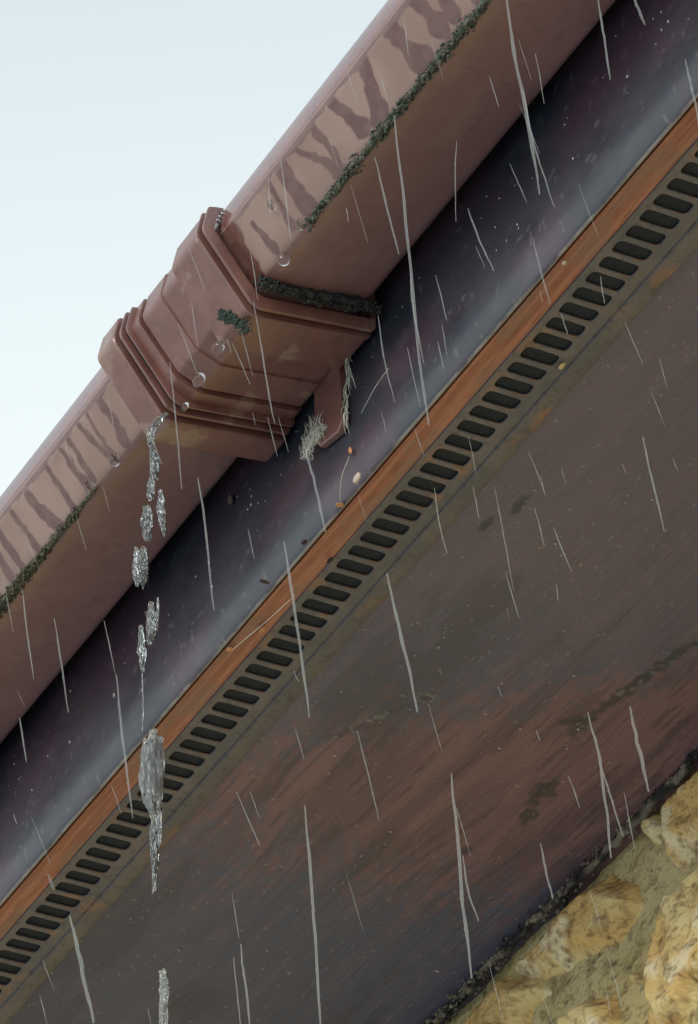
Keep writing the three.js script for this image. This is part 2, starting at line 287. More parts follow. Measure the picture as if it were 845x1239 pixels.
// ---------------------------------------------------------------- slotted vent
{
  const vent = thing('soffit_vent', 'taupe plastic soffit vent strip with a row of rounded slots', 'vent');
  const pitch = 0.01448, x0 = 0.2709 - 0.0001, zc = -0.0417, hl = 0.0112, hw = 0.0053, r = 0.0034;
  const sh = new THREE.Shape(); const za = -0.0262, zb = -0.0602, xa = -1.5, xb = 1.25;
  sh.moveTo(xa, za); sh.lineTo(xb, za); sh.lineTo(xb, zb); sh.lineTo(xa, zb); sh.closePath();
  for (let i = -116; i < 66; i++) {
    const cx = x0 + i * pitch; const h = new THREE.Path();
    h.moveTo(cx - hw + r, zc - hl); h.lineTo(cx + hw - r, zc - hl); h.quadraticCurveTo(cx + hw, zc - hl, cx + hw, zc - hl + r); h.lineTo(cx + hw, zc + hl - r); h.quadraticCurveTo(cx + hw, zc + hl, cx + hw - r, zc + hl);
    h.lineTo(cx - hw + r, zc + hl); h.quadraticCurveTo(cx - hw, zc + hl, cx - hw, zc + hl - r); h.lineTo(cx - hw, zc - hl + r); h.quadraticCurveTo(cx - hw, zc - hl, cx - hw + r, zc - hl); sh.holes.push(h);
  }
  const g = new THREE.ExtrudeGeometry(sh, { depth: 0.0009, bevelEnabled: true, bevelThickness: 0.0003, bevelSize: 0.0003, bevelOffset: -0.0002, bevelSegments: 1, curveSegments: 3 });
  g.rotateX(Math.PI / 2);                                               // (x, z) plan, extruded downwards
  g.translate(0, 0.0003, 0);
  const vm = tex(1024, 256, (u, v) => { const x = u * 1.0, z = v * 0.25, d = fbm(x * 40, z * 60, 2, 5), e = fbm(x * 300, z * 300, 3, 2); let c = mix([0.142, 0.127, 0.126], [0.108, 0.104, 0.11], ss(0.35, 0.65, d)); c = mix(c, [0.30, 0.15, 0.075], ss(0.60, 0.72, fbm(x * 30 + 4, z * 50, 6, 4)) * 0.55); return mix(c, [0.06, 0.055, 0.05], ss(0.62, 0.75, e) * 0.5); }, true);
  vm.repeat.set(1, 4);
  const mv = new THREE.MeshStandardMaterial({ map: vm, roughness: 0.55 });
  mesh('slotted_face', g, mv, vent);
  const fl = mm([[-60.4, -1.2], [-60.4, 2], [-61.5, 2], [-61.5, -0.7], [-70.5, -0.7], [-71.5, -1.6], [-70.5, -2.2], [-61, -2.2]]);
  mesh('edge_flange', sweep([{ x: xa, ring: fl }, { x: xb, ring: fl }], { vOf: (k, z) => z }), mv, vent);
  const mg = new THREE.PlaneGeometry(xb - xa, 0.031); mg.rotateX(Math.PI / 2); mg.translate((xa + xb) / 2, 0.0012, -0.0432); const mu = mg.attributes.uv; for (let i = 0; i < mu.count; i++) mu.setXY(i, mu.getX(i) * 140, mu.getY(i) * 1.6);
  mesh('insect_mesh', mg, M.insectMesh, vent);
  for (const [xe, xf] of [[XL, xa - 0.003], [xb + 0.003, XR]]) { const rg = mm([[-26.2, 0.6], [-71, 0.6], [-71, -1.6], [-26.2, -1.6]]); mesh('end_strip', sweep([{ x: xe, ring: rg }, { x: xf, ring: rg }], { vOf: (k, z) => z }), mv, vent); }
}

// ---------------------------------------------------------------- fascia with a rounded nose
{
  const pts = [[0, 210], [0, 29]]; let z = 0, y = 29; const n = 30, len = 31;
  for (let i = 0; i < n; i++) { const q = (i + 0.5) / n, a = q < 0.93 ? 0.54 * Math.pow(q / 0.93, 1.9) : 0.56 + (q - 0.93) / 0.07 * 0.8; z -= Math.sin(a) * len / n; y -= Math.cos(a) * len / n; pts.push([z, y]); }
  const off = -y - 1.6; pts.forEach((p, i) => { if (i) p[1] += off; });
  const end = pts[pts.length - 1]; pts.push([end[0] - 1.2, end[1] + 0.6], [end[0] - 1.2, 10], [-22, 14], [-22, 210]);
  const ring = mm(pts);
  let acc = [0]; for (let i = 1; i < pts.length; i++) acc.push(acc[i - 1] + Math.hypot(pts[i][0] - pts[i - 1][0], pts[i][1] - pts[i - 1][1]) / 1000);
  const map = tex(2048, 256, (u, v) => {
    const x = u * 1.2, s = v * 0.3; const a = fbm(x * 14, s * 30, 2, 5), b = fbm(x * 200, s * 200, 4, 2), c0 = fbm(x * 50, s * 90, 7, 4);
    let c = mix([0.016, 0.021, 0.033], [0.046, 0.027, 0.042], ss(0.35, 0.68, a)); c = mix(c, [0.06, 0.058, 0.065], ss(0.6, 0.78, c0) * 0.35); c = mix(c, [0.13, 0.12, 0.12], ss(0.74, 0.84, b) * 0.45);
    const paleFrom = acc[pts.length - 5] - 0.0012 + 0.0022 * (fbm(x * 70, 3, 5, 4) - 0.5); return mix(c, [0.38, 0.345, 0.31], ss(paleFrom, paleFrom + 0.0008, s) * (0.55 + 0.6 * (fbm(x * 160, s * 400, 6, 3) - 0.3)));      // paler band with a ragged outline along the drip edge
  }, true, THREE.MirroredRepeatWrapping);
  const rgm = tex(1024, 256, (u, v) => { const k = 0.25 + 0.2 * fbm(u * 30, v * 18, 3, 4) + 0.1 * fbm(u * 160, v * 90, 3, 2); return [k, k, k]; }, false, THREE.MirroredRepeatWrapping);
  const f = thing('fascia_board', 'glossy blue black fascia board with rounded lower nose behind the gutter', 'fascia');
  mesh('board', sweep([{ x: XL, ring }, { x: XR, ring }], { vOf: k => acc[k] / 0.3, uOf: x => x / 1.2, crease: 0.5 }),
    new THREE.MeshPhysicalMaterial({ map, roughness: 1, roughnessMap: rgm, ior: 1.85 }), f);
}

// ---------------------------------------------------------------- gutters
const GB = [[10, 150], [10, 92, 7], [80, 83, 7]], FD = [31 / 53.5, 43.6 / 53.5];
function gutterOuter() {
  const p = rounded([...GB, [101.7, 113.5, 3], [103.6, 118, 0]]);
  let z = 103.6, y = 118; const n = 14; let a = -0.02;                  // rolled front lip
  for (let i = 0; i < n; i++) { a += i < 8 ? 0.032 : 0.4; z += -Math.sin(a) * 1.9; y += Math.cos(a) * 1.9; p.push([z, y]); if (y > 140) break; }
  return p;
}
const gOut = gutterOuter(), gAcc = [0];
for (let i = 1; i < gOut.length; i++) gAcc.push(gAcc[i - 1] + Math.hypot(gOut[i][0] - gOut[i - 1][0], gOut[i][1] - gOut[i - 1][1]));
const gLen = gAcc[gAcc.length - 1];
const iF0 = gOut.findIndex(p => p[0] >= 79.5), vF0 = gAcc[iF0] / gLen, vF1 = gAcc[gOut.findIndex(p => p[0] >= 101)] / gLen;
const BROWN = [0.175, 0.082, 0.078];
function gutterMaps(runs, X0, XW, seed) {
  const W = 2048, H = 512, wet = new Float32Array(W * H);
  for (let j = 0; j < H; j++) for (let i = 0; i < W; i++) {
    const x = (X0 + (i + 0.5) / W * XW) * 1000, v = (j + 0.5) / H, t = (v - vF0) / (vF1 - vF0);     // t: 0 bottom corner, 1 lip
    let m = 0;
    if (t > -0.15 && t < 1.1) {
      const wx = x + (fbm(x * 0.05, t * 2.2, seed, 3) - 0.5) * 7 + (noise(x * 0.3, t * 9, seed) - 0.5) * 1.6;
      for (const [xt, tt, xb, tb, w] of runs) {
        const k = cl((tt - t) / (tt - tb)), c = xt + (xb - xt) * k, hw = w * 0.24 * (0.75 + 0.6 * noise(t * 5 + xt, xt * 0.7, 2)) * (0.8 + 0.35 * ss(0.5, 1, k));
        const cap = t > tt ? (t - tt) * 40 : t < tb ? (tb - t) * 34 : 0, d = Math.hypot(wx - c, cap) - hw; m = Math.max(m, ss(1.3, -0.9, d));
      }
      const ragged = 1.0 + 0.14 * (fbm(x * 0.09, 3, seed, 3) - 0.5); m = Math.max(m, ss(ragged - 0.02, ragged + 0.03, t));
    }
    wet[j * W + i] = m;
  }
  const at = (u, v) => wet[Math.min(H - 1, Math.floor(v * H)) * W + Math.min(W - 1, Math.floor(u * W))];
  const map = tex(W, H, (u, v) => {
    const x = X0 + u * XW, s = v * gLen / 1000, t = (v - vF0) / (vF1 - vF0);
    const a = fbm(x * 18, s * 30, seed, 5), b = fbm(x * 150, s * 150, seed + 3, 3), st = fbm(x * 110, s * 9, seed + 6, 3);
    let base = mix(BROWN, [BROWN[0] * 1.22, BROWN[1] * 1.3, BROWN[2] * 1.32], ss(0.35, 0.7, a)); base = mix(base, [0.11, 0.055, 0.05], ss(0.6, 0.78, b) * 0.35);
    if (t > -0.02 && t < 1.12) { const film = mix([0.255, 0.155, 0.118], [0.305, 0.195, 0.152], ss(0.35, 0.65, fbm(x * 40, s * 40, seed + 9, 4))); base = mix(film, [0.125, 0.054, 0.046], at(u, v) * (0.82 + 0.18 * ss(0.4, 0.6, b))); }
    else if (t <= -0.02) base = mix(base, [0.27, 0.19, 0.16], ss(0.64, 0.8, fbm(x * 24, s * 45 + 5, seed + 4, 5)) * 0.18 + ss(0.72, 0.8, st) * 0.1);
        return base;
  }, true, THREE.ClampToEdgeWrapping);
  const rough = tex(1024, 256, (u, v) => { const t = (v - vF0) / (vF1 - vF0), k = t > -0.02 && t < 1.12 ? 0.34 - 0.2 * at(u, v) : t >= 1.12 ? 0.14 : 0.5 + 0.15 * fbm(u * 40, v * 20, seed, 3); return [k, k, k]; }, false, THREE.ClampToEdgeWrapping);
  return new THREE.MeshPhysicalMaterial({ map, roughness: 1, roughnessMap: rough, ior: 1.7, clearcoat: 0.5, clearcoatRoughness: 0.08 });   // wet with rain
}
const runsR = [[43, 0.95, 39, 0.1, 38], [63, 0.75, 67, 0.12, 12], [92, 1, 90, 0.18, 12], [108, 1, 107, 0.15, 26], [125, 1, 141, 0.16, 15], [146, 1, 146, 0.1, 14], [168, 1, 177, 0.28, 22], [205, 1, 192, 0.16, 26], [236, 1, 241, 0.33, 34], [262, 1.0, 266, 0.3, 30], [281, 0.95, 280, 0.25, 22], [300, 1, 301, 0.15, 14], [322, 1, 318, 0.2, 20], [350, 1, 352, 0.1, 12]];
const runsL = [[-124, 1, -127, 0.08, 15], [-140, 1, -143, 0.09, 8], [-153, 1, -146, 0.09, 11], [-168, 1, -169, 0.1, 9], [-177, 1, -175, 0.14, 11], [-197, 1, -199, 0.08, 9], [-224, 1, -220, 0.06, 16], [-246, 1, -245, 0.1, 10], [-268, 1, -266, 0.1, 12], [-276, 1, -280, 0.13, 16], [-300, 1, -299, 0.1, 12], [-326, 1, -322, 0.1, 16], [-350, 1, -352, 0.15, 9]];
function gutter(label, xa, xb, runs, X0, XW, seed) {
  const ring = mm(shellRing(gOut, 2.2)), n = gOut.length;
  const g = thing('gutter', label, 'gutter', 'gutter lengths either side of the joint');
  const st = []; for (let i = 0; i <= 12; i++) st.push({ x: xa + (xb - xa) * i / 12, ring });
  mesh('channel', sweep(st, { vOf: k => (k < n ? gAcc[k] : gAcc[2 * n - 1 - k]) / gLen, uOf: x => (x - X0) / XW, crease: 0.5 }), gutterMaps(runs, X0, XW, seed), g);
}
gutter('brown square gutter length with thick green moss line, rising from the joint over the vent', 0.006, 2.3, runsR, 0.0, 0.62, 3);
gutter('brown square gutter length below the dripping joint, with row of water runs and drops', -3.1, -0.046, runsL, -0.66, 0.62, 8);

// ---------------------------------------------------------------- the joint
const unionMap = tex(1024, 512, (u, v) => {
  const x = u * 0.16, s = v * 0.2, a = fbm(x * 60, s * 60, 3, 5), b = fbm(x * 260, s * 260, 6, 3), c0 = fbm(x * 35 + 7, s * 50, 9, 5);
  let c = mix([0.16, 0.067, 0.054], [0.195, 0.088, 0.07], ss(0.35, 0.68, a)); c = mix(c, [0.33, 0.24, 0.18], ss(0.61, 0.66, c0) * 0.4); return mix(c, [0.09, 0.045, 0.04], ss(0.62, 0.78, b) * 0.4);
}, true, THREE.MirroredRepeatWrapping);
const mUnion = new THREE.MeshPhysicalMaterial({ map: unionMap, roughness: 0.33, ior: 1.75 });
function unionOuter(d, ch = 8) {
  // gutter outline pushed out by d, with a chamfer along the lower front corner
  const bl = [10 - Math.min(d, 6), 92 - d], k = 9 / 70, bz = 80 + d * 0.25, by = 92 - d - (bz - bl[0]) * k - 0.4;
  const c1 = [bz - ch * 0.75, by + ch * 0.75 * k], c2 = [bz + ch * FD[0] * 0.75, by + ch * FD[1] * 0.75];
  const f = [105 + 0.75 * d, 116 - d * 0.15];
  return rounded([[bl[0], 146], [bl[0], bl[1], 4], [c1[0], c1[1], 1.4], [c2[0], c2[1], 1.4], [f[0], f[1], 4], [f[0] - 4.5, f[1] + 18, 0.8], [f[0] - 10, f[1] + 19, 0]], 5);
}
function shellPart(name, list, parent, mat = mUnion, th = 3) {          // list: [x mm, d, chamfer]
  const st = list.map(([x, d, ch]) => ({ x: x / 1000, ring: mm(shellRing(unionOuter(d, ch), th)) })), n = st[0].ring.length / 2, o = unionOuter(8), acc = [0];
  for (let i = 1; i < o.length; i++) acc.push(acc[i - 1] + Math.hypot(o[i][0] - o[i - 1][0], o[i][1] - o[i - 1][1]) / 1000);
  return mesh(name, sweep(st, { vOf: k => (k < n ? acc[k] : acc[2 * n - 1 - k]) / 0.2, uOf: x => x / 0.16, crease: 0.5 }), mat, parent);
}
{
  const u = thing('gutter_union', 'brown moulded gutter joint with raised collars and ribs, dripping at one corner', 'gutter joint');
  shellPart('saddle', [[-2, 6.6, 13], [-25.4, 6.6, 13], [-25.7, 7.8, 13], [-48.6, 7.8, 13], [-48.9, 4.6, 13], [-51.2, 4.6, 13], [-51.5, 9.6, 12], [-60, 9.6, 12]].reverse(), u);
  shellPart('collar', [[1, 13, 5], [2, 14.5, 5], [32, 14.5, 5], [33, 13.5, 5]].map(a => [a[0] - 3, a[1], a[2]]), u, mUnion, 5.5);
  shellPart('rim', [[30.3, 10, 5], [30.8, 16, 5], [33.4, 16.4, 5], [34, 10, 5]], u, mUnion, 3);
  shellPart('rim', [[37, 10, 5], [37.5, 15, 5], [39.8, 15, 5], [40.3, 10, 5]], u, mUnion, 3);
  shellPart('collar', [[-94, 16, 5], [-93, 18, 5], [-73, 18, 5], [-72.2, 17, 5]], u, mUnion, 6);
  shellPart('rib', [[-68.6, 10, 6], [-68.2, 15.5, 6], [-66, 15.5, 6], [-65.6, 10, 6]], u, mUnion, 3);
  shellPart('seal', [[-72, 6, 6], [-71.8, 12, 6], [-68.9, 12, 6], [-68.7, 6, 6]], u, M.rubber, 1);
  shellPart('seal', [[-65.4, 6, 6], [-65.2, 11, 6], [-62.4, 11, 6], [-62.2, 6, 6]], u, M.rubber, 1);
  shellPart('rib', [[-62, 8, 6], [-61.8, 14, 6], [-60.4, 14, 6], [-60.1, 8, 6]], u, mUnion, 3);
  // screw flange lying on the fascia
  const s = new THREE.Shape(); [[-33, 96], [-34, 47], [-30, 42], [-8, 37], [-3, 41], [-4, 96]].forEach(([x, y], i) => i ? s.lineTo(x / 1000, y / 1000) : s.moveTo(x / 1000, y / 1000));
  const fg = new THREE.ExtrudeGeometry(s, { depth: 0.003, bevelEnabled: true, bevelSize: 0.001, bevelThickness: 0.001, bevelSegments: 2 }); fg.translate(0, 0, 0.0015);
  mesh('fascia_flange', fg, mUnion, u);
}

// ---------------------------------------------------------------- moss along the gutter edge
function mossAndGapStrip(label, pts, r, seed, cols, P0, cat = 'moss') {
  const P = P0 || pts.map(([x, y]) => V(onPlane(x, y, V(0, 0.083, 0.08), V(0, 1, 0)).x, 0.0832, 0.0812));
  const g = strand(P, r.map(v => v * 0.6), seed, { seg: 150, ring: 14, wob: 0.3, lateral: 0.0016 }), parts = [g], rnd = mulberry(seed * 31 + 5), c = new THREE.CatmullRomCurve3(P);
  for (let i = 0; i < 1500; i++) { const t = rnd(), q = c.getPoint(t), fr = t * (r.length - 1), R = r[Math.floor(fr)] * (0.5 + 1.1 * noise(t * 26, seed)), s = 0.0003 + rnd() * rnd() * 0.001, b = blob(s * 1.5, s, s, 0.5, i * 0.7, 1), an = rnd() * 6.283, d = R * Math.sqrt(rnd()) * 1.25; b.translate(q.x + (rnd() - 0.5) * 0.003, q.y + Math.sin(an) * d, q.z + Math.cos(an) * d); parts.push(b); }
  const m = mergeGeometries(parts.map(a => { const b = a.index ? a.toNonIndexed() : a; b.deleteAttribute('uv'); return b; })), p = m.attributes.position, col = [];
  for (let i = 0; i < p.count; i++) { const x = p.getX(i) * 1000, y = p.getY(i) * 1000, z = p.getZ(i) * 1000, n = fbm(x * 0.16, y * 0.3, z * 0.3, 3), f = fbm(x * 0.9, y * 0.9, z * 0.9, 2); let k = mix(cols[0], cols[1], ss(0.36, 0.64, n)); k = mix(k, cols[2], ss(0.55, 0.7, f)); col.push(...k); }
  m.setAttribute('color', new THREE.Float32BufferAttribute(col, 3));
  solo('moss', m, new THREE.MeshStandardMaterial({ vertexColors: true, roughness: 0.9 }), label, cat, null, 'stuff');
}
mossAndGapStrip('grey green moss line running along the gutter above the joint', [[640, -75], [588, -8], [540, 55], [500, 103], [460, 152], [430, 193], [400, 235], [376, 272]], [0.0032, 0.0032, 0.003, 0.0026, 0.0026, 0.0028, 0.0024, 0.0008], 4, [[0.06, 0.075, 0.055], [0.12, 0.125, 0.095], [0.015, 0.018, 0.014]]);
mossAndGapStrip('dark olive moss clumps under the dripping runs of the lower gutter', [[118, 592], [95, 622], [70, 655], [45, 685], [20, 716], [-10, 752], [-50, 800]], [0.0008, 0.002, 0.0026, 0.003, 0.0034, 0.0034, 0.0034], 9, [[0.06, 0.062, 0.035], [0.11, 0.10, 0.065], [0.016, 0.017, 0.012]]);
{
  const P = [[45, 6], [47, 20], [46, 36], [45, 52], [46, 70], [47, 82]].map(([x, z]) => V(x / 1000, (92 - (z - 10) * 0.128 - 4) / 1000, z / 1000));  // black lumps drawn in for the shadow gap, along with its mould
  mossAndGapStrip('black lumps painted in for the shadow gap and mould at the upper collar of the joint', null, [0.0028, 0.0042, 0.0038, 0.0044, 0.004, 0.0024], 6, [[0.012, 0.014, 0.014], [0.03, 0.035, 0.03], [0.05, 0.06, 0.045]], P, 'mould');
  const q = []; const rnd = mulberry(12); for (let i = 0; i < 170; i++) { const u = rnd(), c = onPlane(262 + u * 34 + rnd() * 8, 372 + u * 18 + rnd() * 14, V(0, 0.0705, 0.0860), V(0, -FD[0], FD[1])), s = 0.0004 + rnd() * rnd() * 0.0013, b = blob(s * 1.4, s, s, 0.5, i, 1); b.translate(c.x, c.y, c.z); q.push(b); }
  solo('moss', mergeGeometries(q), new THREE.MeshStandardMaterial({ color: rgb(0.03, 0.045, 0.035), roughness: 0.9 }), 'dark green moss clump on the front corner of the joint collar', 'moss', null, 'stuff');
}

// ---------------------------------------------------------------- mould and old sealant where board meets wall
{
  const pts = []; const parts = [], rnd = mulberry(41); for (let i = 0; i <= 14; i++) { const x = -0.95 + i * 0.09; pts.push(V(x, -0.0035, WZ + 0.009 + 0.004 * (noise(i * 0.9, 4) - 0.5))); }
  const g0 = strand(pts, pts.map((_, i) => 0.0022 + 0.0018 * noise(i * 1.3, 9)), 21, { seg: 700, ring: 12, wob: 0.3, lateral: 0.003 }); parts.push(g0.toNonIndexed());
  for (let i = 0; i < 2200; i++) { const x = -0.8 + rnd() * 1.0, k = noise(x * 30, 6), s = 0.0003 + rnd() * rnd() * 0.0012 * (0.5 + k), b = blob(s * 1.4, s, s, 0.6, i * 0.37, 1); b.translate(x, -0.0025 - rnd() * 0.009 * k, WZ + 0.008 + (rnd() - 0.4) * 0.013); parts.push(b.index ? b.toNonIndexed() : b); }
  const g = mergeGeometries(parts), p = g.attributes.position, col = [];
  for (let i = 0; i < p.count; i++) { const x = p.getX(i), y = p.getY(i), z = p.getZ(i), n = fbm(x * 40, y * 60, z * 60, 4), f = fbm(x * 260, y * 260, z * 260, 2); let k = mix([0.014, 0.014, 0.015], [0.17, 0.15, 0.11], ss(0.44, 0.58, n)); col.push(...mix(k, [0.36, 0.31, 0.20], ss(0.66, 0.76, f) * 0.6)); }
  g.setAttribute('color', new THREE.Float32BufferAttribute(col, 3));
  solo('sealant', g, new THREE.MeshStandardMaterial({ vertexColors: true, roughness: 0.95 }), 'crumbling mouldy black and grey sealant between soffit board and stone wall', 'sealant', null, 'stuff');
}

// ---------------------------------------------------------------- drops hanging from gutter and joint
function drop(px, py, r, label, pt = V(0, 0.0835, 0.0805), sx = 1) {
  const g = blob(r * sx, r * 1.15, r, 0.06, px * 0.1, 3, 1.2), c = onPlane(px, py, pt, V(0, -FD[0], FD[1])); g.translate(c.x, c.y - FD[0] * r * 0.45, c.z + FD[1] * r * 0.45);
  solo('water_drop', g, M.water, label, 'water drop', 'drops clinging to the gutter');
}
{
  const A = 'clear water drop clinging under the gutter above the joint', B = 'clear water drop clinging at the end of a water run, below the joint', C = 'clear water drop clinging to the front corner of the joint';
  for (const [x, y, r] of [[331, 247, 0.0028], [366, 271, 0.0033], [346, 313, 0.0036]]) drop(x, y, r, A);
  for (const [x, y, r] of [[141, 556, 0.0036], [111, 589, 0.0038], [91, 618, 0.0021], [75, 641, 0.0029], [67, 651, 0.0028], [24, 699, 0.0026], [2, 734, 0.003]]) drop(x, y, r, B);
  for (const [x, y, r, s] of [[297, 398, 0.0036, 1], [266, 420, 0.0036, 1.4], [243, 459, 0.0034, 1.6], [225, 492, 0.002, 2]]) drop(x, y, r, C, V(0, 0.075, 0.0845), s);
}

// ---------------------------------------------------------------- water pouring from the joint
{
  const at = (x, y) => onPlane(x, y, V(-0.075, 0.07, 0.092), V(0.86, 0, 0.51));
  const rope = (P, r, seed, o) => {                                    // a torn rope: filaments side by side, of uneven length
    const rnd = mulberry(seed * 13 + 1), R = Math.max(...r), n = R < 0.0007 ? 1 : Math.round(3 + R * 1900), out = [], c = new THREE.CatmullRomCurve3(P);
    for (let i = 0; i < n; i++) {
      const a = n === 1 ? 0 : rnd() * 0.16, b = n === 1 ? 1 : 1 - rnd() * 0.2, an = i * 2.4, Q = [];
      for (let k = 0; k <= 6; k++) { const t = a + (b - a) * k / 6, f = t * (r.length - 1), j = Math.min(r.length - 2, Math.floor(f)), w = (r[j] + (r[j + 1] - r[j]) * (f - j)) * 0.72 * (n === 1 ? 0 : Math.sqrt((i + 0.4) / n)), p = c.getPoint(t); Q.push(p.add(V(Math.cos(an) * w * 0.8, 0, Math.sin(an) * w)).addScaledVector(RT, (noise(t * 9, seed, i) - 0.5) * R * 0.5)); }
      const q = (n === 1 ? R : R * (0.24 + 0.26 * rnd())); out.push(strand(Q, [q * 0.7, q, q * (0.7 + rnd() * 0.6), q * 1.1, q * 0.5], seed + i * 3.1, { seg: 40, ring: 8, wob: 0.4, lateral: q * 0.7 }));
    }
    return mergeGeometries(out);
  };
  const S = (pts, r, seed, label, o = {}) => solo('water_strand', rope(pts.map(p => at(...p)), r.map(v => v / 1000), seed, o), o.seg >= 60 ? M.aerated : M.froth, label, 'falling water', 'water pouring from the joint');
  S([[204, 498], [193, 508], [184, 520], [183, 534], [184, 548]], [1.6, 2.4, 2.4, 2.2, 2.6], 1, 'curl of clear water leaving the corner of the gutter joint');
  const mid = 'broken rope of clear water falling in front of the brown gutter';
  S([[184, 540], [187, 560], [188, 582]], [1.2, 3.4, 2.2], 2, mid);
  S([[183, 578], [183, 594], [183, 607]], [1.6, 2.4, 1.4], 3, mid);
  S([[194, 592], [195, 622], [200, 657]], [1.6, 2.4, 1.0], 4, mid);
  S([[178, 612], [178, 632], [179, 656]], [2.4, 3.6, 2.0], 5, mid);
  S([[165, 662], [165, 690], [166, 712]], [1.4, 2.2, 1.4], 6, mid);
  S([[173, 662], [174, 690], [172, 714]], [1.6, 2.8, 1.4], 7, mid);
  const low = 'thin broken rope of clear water falling past the dark fascia';
  S([[184, 728], [183, 755], [181, 785]], [1.6, 2.8, 1.0], 8, low);
  S([[171, 756], [172, 785], [172, 815]], [1.2, 2.4, 1.0], 9, low);
  S([[191, 722], [191, 745], [190, 766]], [0.6, 1.0, 0.6], 10, low);
  S([[172, 815], [173, 850], [172, 885]], [0.35, 0.4, 0.3], 11, low, { wob: 0.2 });
  const big = 'thick frothing clump of water falling in front of the vent slots';
  S([[186, 882], [186, 920], [186, 960], [187, 990]], [2.4, 5.2, 5.4, 2.6], 12, big, { seg: 80, ring: 18, wob: 0.6 });
  S([[177, 895], [177, 935], [175, 972]], [2.0, 3.6, 1.4], 13, big, { seg: 60, ring: 14, wob: 0.6 });
  S([[193, 892], [194, 930], [192, 970]], [1.6, 3.0, 1.4], 14, big, { seg: 60, ring: 14, wob: 0.6 });
  S([[187, 975], [186, 1010], [187, 1035], [186, 1082]], [2.8, 2.0, 1.0, 0.6], 15, big, { lateral: 0.003 });
  S([[192, 975], [193, 1005], [191, 1028]], [1.4, 1.5, 0.8], 16, big, { lateral: 0.003 });
  S([[197, 1172], [199, 1200], [198, 1250]], [2.4, 2.8, 2.4], 17, 'lowest clump of falling water below the vent, over the plain soffit board', { seg: 60 });
}

// ---------------------------------------------------------------- rain: motion streaks of falling drops, built as thin solid tubes
{
  const rnd = mulberry(5);
  const at = (x, y, d) => CAM.clone().addScaledVector(ray(x, y), d);
  const R = [
    [[[612, -10], [622, 60], [633, 115], [642, 170], [654, 235]], 5], [[[632, 108], [648, 180], [671, 250]], 2.6], [[[723, -8], [731, 45], [739, 97]], 3], [[[766, -8], [780, 30]], 4],
    [[[477, 140], [487, 230], [496, 320], [508, 440], [519, 515]], 4], [[[454, 190], [468, 250], [483, 308]], 2.8], [[[553, 170], [551, 205], [552, 268]], 1.6], [[[566, 252], [580, 290], [598, 328]], 2.6],
    [[[645, 288], [655, 330], [666, 368]], 2.4], [[[458, 382], [464, 430], [478, 487]], 2], [[[307, 365], [318, 430], [326, 480], [333, 512]], 2.2], [[[206, 438], [214, 520], [220, 592]], 2], [[[240, 578], [250, 650], [259, 738]], 2.8],
    [[[344, 655], [358, 750], [375, 868]], 4], [[[468, 694], [488, 780], [506, 862]], 4.4], [[[432, 884], [444, 930], [459, 992]], 1.8], [[[369, 974], [376, 1060], [382, 1150], [389, 1250]], 4.4], [[[546, 936], [553, 1010], [561, 1100], [571, 1184]], 5],
    [[[560, 1035], [566, 1075], [579, 1115]], 2.6], [[[654, 1020], [660, 1050], [669, 1088]], 3], [[[712, 862], [724, 910], [733, 970], [740, 1038]], 4], [[[728, 928], [741, 970], [754, 1012]], 2.6], [[[762, 855], [772, 900], [785, 958]], 5],
    [[[778, 528], [789, 580], [804, 642]], 2.6], [[[670, 638], [680, 664], [692, 692]], 1.8], [[[141, 816], [148, 890], [161, 990]], 3], [[[84, 1108], [98, 1165], [113, 1238]], 5.5], [[[291, 1142], [297, 1190], [304, 1250]], 3], [[[283, 1158], [287, 1200], [292, 1250]], 2],
    [[[66, 748], [74, 800], [83, 862]], 2.4], [[[27, 712], [33, 765], [41, 822]], 2], [[[24, 868], [32, 922]], 2.2], [[[829, 72], [838, 110], [848, 160]], 3], [[[598, 588], [610, 650], [622, 716]], 1.4], [[[370, 545], [382, 590], [394, 644]], 3.6], [[[526, 590], [531, 630], [541, 670]], 1.8],
    [[[535, 392], [541, 430]], 1.6], [[[592, 92], [604, 130]], 1.5], [[[617, 198], [638, 246]], 1.6], [[[497, 330], [500, 372], [513, 440]], 2.6], [[[756, 390], [778, 440]], 1.4], [[[300, 640], [308, 676]], 1.4], [[[340, 194], [346, 240], [352, 290]], 2], [[[325, 215], [327, 260]], 2],
  ];
  for (const [p, w] of R) {
    const d = 1.9 + rnd() * 0.75, r = w / 2 * d / FPX * 0.75, P = p.map(([x, y]) => at(x, y, d)); if (P.length === 2) P.splice(1, 0, P[0].clone().lerp(P[1], 0.5));
    solo('rain_streak', strand(P, [r * 0.5, r, r * 1.1, r, r * 0.55], rnd() * 40, { seg: 36, ring: 7, wob: 0.3, lateral: r * 1.1 }), M.rain, w >= 4 ? 'long thick pale motion streak of a falling raindrop' : w >= 2.4 ? 'slim pale wavering motion streak of a falling raindrop' : 'short hair thin motion streak of a falling raindrop', 'rain', 'motion streaks of rain in front of the eaves');
  }
  const fine = [];
  for (let i = 0; i < 95; i++) {
    const x = rnd() * 845, y = rnd() * 1239, l = 12 + rnd() * 60, k = 0.14 + rnd() * 0.3, d = 1.6 + rnd() * 1.1; if (y < 560 - x * 1.25) continue;
    const r = (0.35 + rnd() * 0.4) * d / FPX; fine.push(strand([at(x, y, d), at(x + l * k * 0.5, y + l * 0.5, d), at(x + l * k, y + l, d)], [r * 0.5, r, r * 0.5], i, { seg: 10, ring: 5, wob: 0.4, lateral: r * 2 }));
  }
  solo('fine_rain_streaks', mergeGeometries(fine), M.rain, 'fine hair thin motion streaks of rain in front of the eaves', 'rain', null, 'stuff');
}

